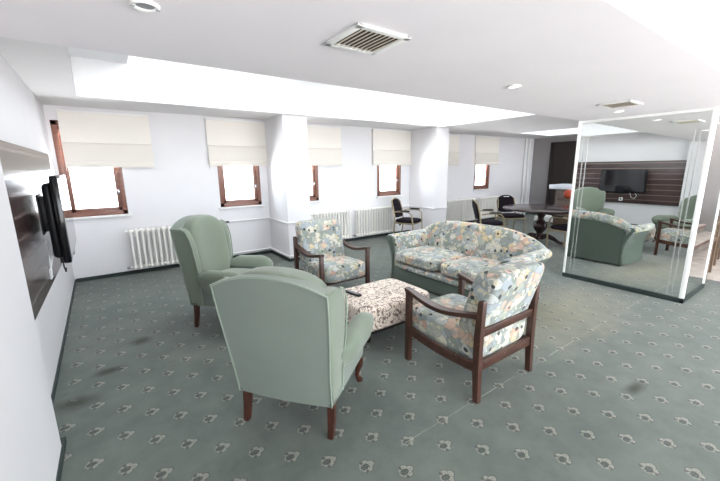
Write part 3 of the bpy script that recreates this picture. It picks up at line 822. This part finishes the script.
tb = thing('round_table', 'round dark wooden pedestal table beside the mirrored column', 'table', (7.28, 3.76, 0))
MB().lathe([(.70, .715), (.745, .722), (.755, .738), (.75, .755), (.73, .76)], (0, 0, 0), 56).build('tabletop', M['table_wood'], tb, ang=40)
MB().lathe([(.12, .10), (.13, .14), (.07, .18), (.055, .22), (.10, .28), (.135, .34), (.135, .40), (.09, .47), (.055, .52), (.06, .56), (.085, .60), (.07, .64), (.16, .69), (.30, .715)], (0, 0, 0), 28).build('pedestal', M['table_wood'], tb, ang=60)
for k in range(4):
    a = R(20+90*k); c, s = math.cos(a), math.sin(a)
    pts = [(c*r, s*r, z) for r, z in ((.05, .15), (.16, .165), (.27, .12), (.36, .06), (.42, .04), (.45, .03))]
    MB().tube(pts, [.05, .05, .042, .034, .032, .026], 10).build('foot', M['table_wood'], tb, ang=80)

# dark double door and reception desk at the far wall
d = thing('door_1', 'tall dark brown door panelling on the far wall', None, (XR, 4.4, 0)); d['kind'] = 'structure'
MB().span((-.05, -1.5, 0), (0, 1.45, 2.33)).build('panelling', M['dark_wood'], d, smooth=False)
m = MB().span((-.075, -1.5, 0), (-.05, -1.42, 2.33)); m.span((-.075, 1.37, 0), (-.05, 1.45, 2.33)); m.span((-.075, -1.5, 2.25), (-.05, 1.45, 2.33))
m.build('frame', M['dark_wood'], d, smooth=False)
struct('baseboard_right', MB().span((XR-.015, 2.0, 0), (XR, YW, .08)), M['dark_base'], 'dark skirting on the far wall')
desk = thing('reception_desk', 'brown wooden reception desk with a thick white top behind the dining table', 'desk', (9.45, 3.7, 0))
MB().span((0, -1.1, 0), (.55, .86, 1.02), .006).build('body', M['brown_wood'], desk)
MB().span((-.12, -1.12, 1.02), (.60, .98, 1.13), .006).build('top', M['white_top'], desk)
lc = thing('side_counter', 'lower brown counter standing in front of the white topped reception desk', 'counter', (9.45, 3.7, 0))
MB().span((-.42, -1.1, .0), (-.002, .62, .77), .006).build('body', M['brown_wood'], lc)
MB().span((-.44, -1.12, .77), (-.002, .64, .80), .006).build('top', M['brown_wood'], lc)
o = MB().lathe([(.001, -.115), (.044, -.106), (.088, -.073), (.11, -.026), (.115, .0), (.11, .026), (.088, .073), (.044, .106), (.001, .115)], (0, 0, 0), 24).build('orange_ball', M['orange'], ang=80)
o.location = (9.19, 4.115, .916); tag(o, 'round orange ball on the lower brown counter', 'ball')
hb = thing('bench', 'low white bench box by the far grey wall', 'bench', (10.35, 5.0, 0))
MB().span((-.25, -.5, .03), (.25, .42, .17), .01).build('body', M['trim_white'], hb)
MB().span((-.23, -.48, 0), (.23, .40, .03)).build('plinth', M['dark_base'], hb)

# ------------------------------------------------------------------ stair corner beyond the column
o = struct('floor_marble', MB().span((6.75, -1.6, .001), (11.2, 1.28, .012)), M['marble'], 'pale marble floor of the stair landing')
rl = thing('stair_railing', 'brown wooden stair railing past the right edge of the mirrored column', 'railing', (6.60, 1.06, 0))
MB().bar((0, 0, .80), (2.4, .22, .86), .06, .05, .01).build('handrail', M['rail_wood'], rl)
MB().bar((0, 0, .52), (2.4, .22, .56), .03, .04, .006).build('lower_rail', M['rail_wood'], rl)
for k in range(5):
    x = .03+.55*k; y = x*.0917
    MB().span((x-.026, y-.026, 0), (x+.026, y+.026, .79), .004).build('post', M['rail_wood'], rl)
st = thing('marble_staircase', 'pale marble stairs with reddish bands seen only in the mirror', 'stairs', (6.9, .45, .012))
NS = 6
for k in range(NS):
    y0 = -.28*k; y1 = -.28*(k+1) if k < NS-1 else -3.3
    o = MB().span((0, y1, 0), (3.6, y0, .15*(k+1))).build('step', M['marble'], st, smooth=False)
    MB().span((0, y0+.001, .15*(k+1)-.035), (3.6, y0+.012, .15*(k+1)-.004)).build('nosing', M['marble_line'], o, smooth=False)
for k in range(12):
    MB().lathe([(.02, 0), (.034, .1), (.02, .2), (.04, .45), (.02, .65), (.03, .78)], (.25+.28*k, -1.6, .90), 10).build('baluster', M['rail_wood'], st, smooth=True)
MB().bar((.0, -1.6, 1.70), (3.6, -1.6, 1.70), .07, .05, .01).build('handrail', M['rail_wood'], st)

# ------------------------------------------------------------------ light
w = bpy.data.worlds.new('daylight'); scene.world = w; w.use_nodes = True
bg = w.node_tree.nodes['Background']; wt = w.node_tree; tc = wt.nodes.new('ShaderNodeTexCoord'); sx = wt.nodes.new('ShaderNodeSeparateXYZ'); wt.links.new(tc.outputs['Generated'], sx.inputs[0])
mr = wt.nodes.new('ShaderNodeMapRange'); wt.links.new(sx.outputs[2], mr.inputs[0])     # lower half brighter than the hazy sky, added to light the ceiling
mr.inputs[1].default_value = -.40; mr.inputs[2].default_value = -.10; mr.inputs[3].default_value = 30.0; mr.inputs[4].default_value = 10.0
wt.links.new(mr.outputs[0], bg.inputs[1])
mc = wt.nodes.new('ShaderNodeMix'); mc.data_type = 'RGBA'; mq = wt.nodes.new('ShaderNodeMapRange'); wt.links.new(sx.outputs[2], mq.inputs[0])
mq.inputs[1].default_value = -.08; mq.inputs[2].default_value = .02; wt.links.new(mq.outputs[0], mc.inputs[0])
mc.inputs[6].default_value = (1, .97, .96, 1); mc.inputs[7].default_value = (.86, .93, 1.0, 1); wt.links.new(mc.outputs[2], bg.inputs[0])
for a, b in WIN:
    L = bpy.data.lights.new('window_portal', 'AREA'); L.shape = 'RECTANGLE'; L.size = b-a; L.size_y = WZ1-WZ0; L.cycles.is_portal = True
    o = bpy.data.objects.new('window_portal', L); COL.objects.link(o); o.location = ((a+b)/2, YW+.2, (WZ0+WZ1)/2); o.rotation_euler = (R(-90), 0, 0)

for a, b in ADDED_OPENINGS:  # portals for the openings added behind the camera
    L = bpy.data.lights.new('window_portal', 'AREA'); L.shape = 'RECTANGLE'; L.size = b-a; L.size_y = 1.7; L.cycles.is_portal = True
    o = bpy.data.objects.new('window_portal', L); COL.objects.link(o); o.location = ((a+b)/2, YF-.18, 1.35); o.rotation_euler = (R(90), 0, 0)
# ------------------------------------------------------------------ camera
cam = bpy.data.cameras.new('camera'); co = bpy.data.objects.new('camera', cam); COL.objects.link(co)
cam.sensor_width = 36; cam.lens = 349.48*36/720; cam.clip_start = .05
yaw, pitch, roll = R(35.0855), R(11.6717), R(.674)
fwd = Vector((math.sin(yaw)*math.cos(pitch), math.cos(yaw)*math.cos(pitch), -math.sin(pitch)))
right = Vector((math.cos(yaw), -math.sin(yaw), 0)); down = fwd.cross(right)
r2_ = right*math.cos(roll)+down*math.sin(roll); d2_ = -right*math.sin(roll)+down*math.cos(roll)
co.matrix_world = Matrix((r2_, -d2_, -fwd)).transposed().to_4x4(); co.location = (0, 0, 1.6)
scene.camera = co
scene.view_settings.view_transform = 'Standard'; scene.view_settings.look = 'None'; scene.view_settings.gamma = 1
scene.view_settings.use_curve_mapping = False
scene.view_settings.exposure = 0.53
scene.cycles.use_denoising = True
scene.cycles.max_bounces = 10; scene.cycles.diffuse_bounces = 6
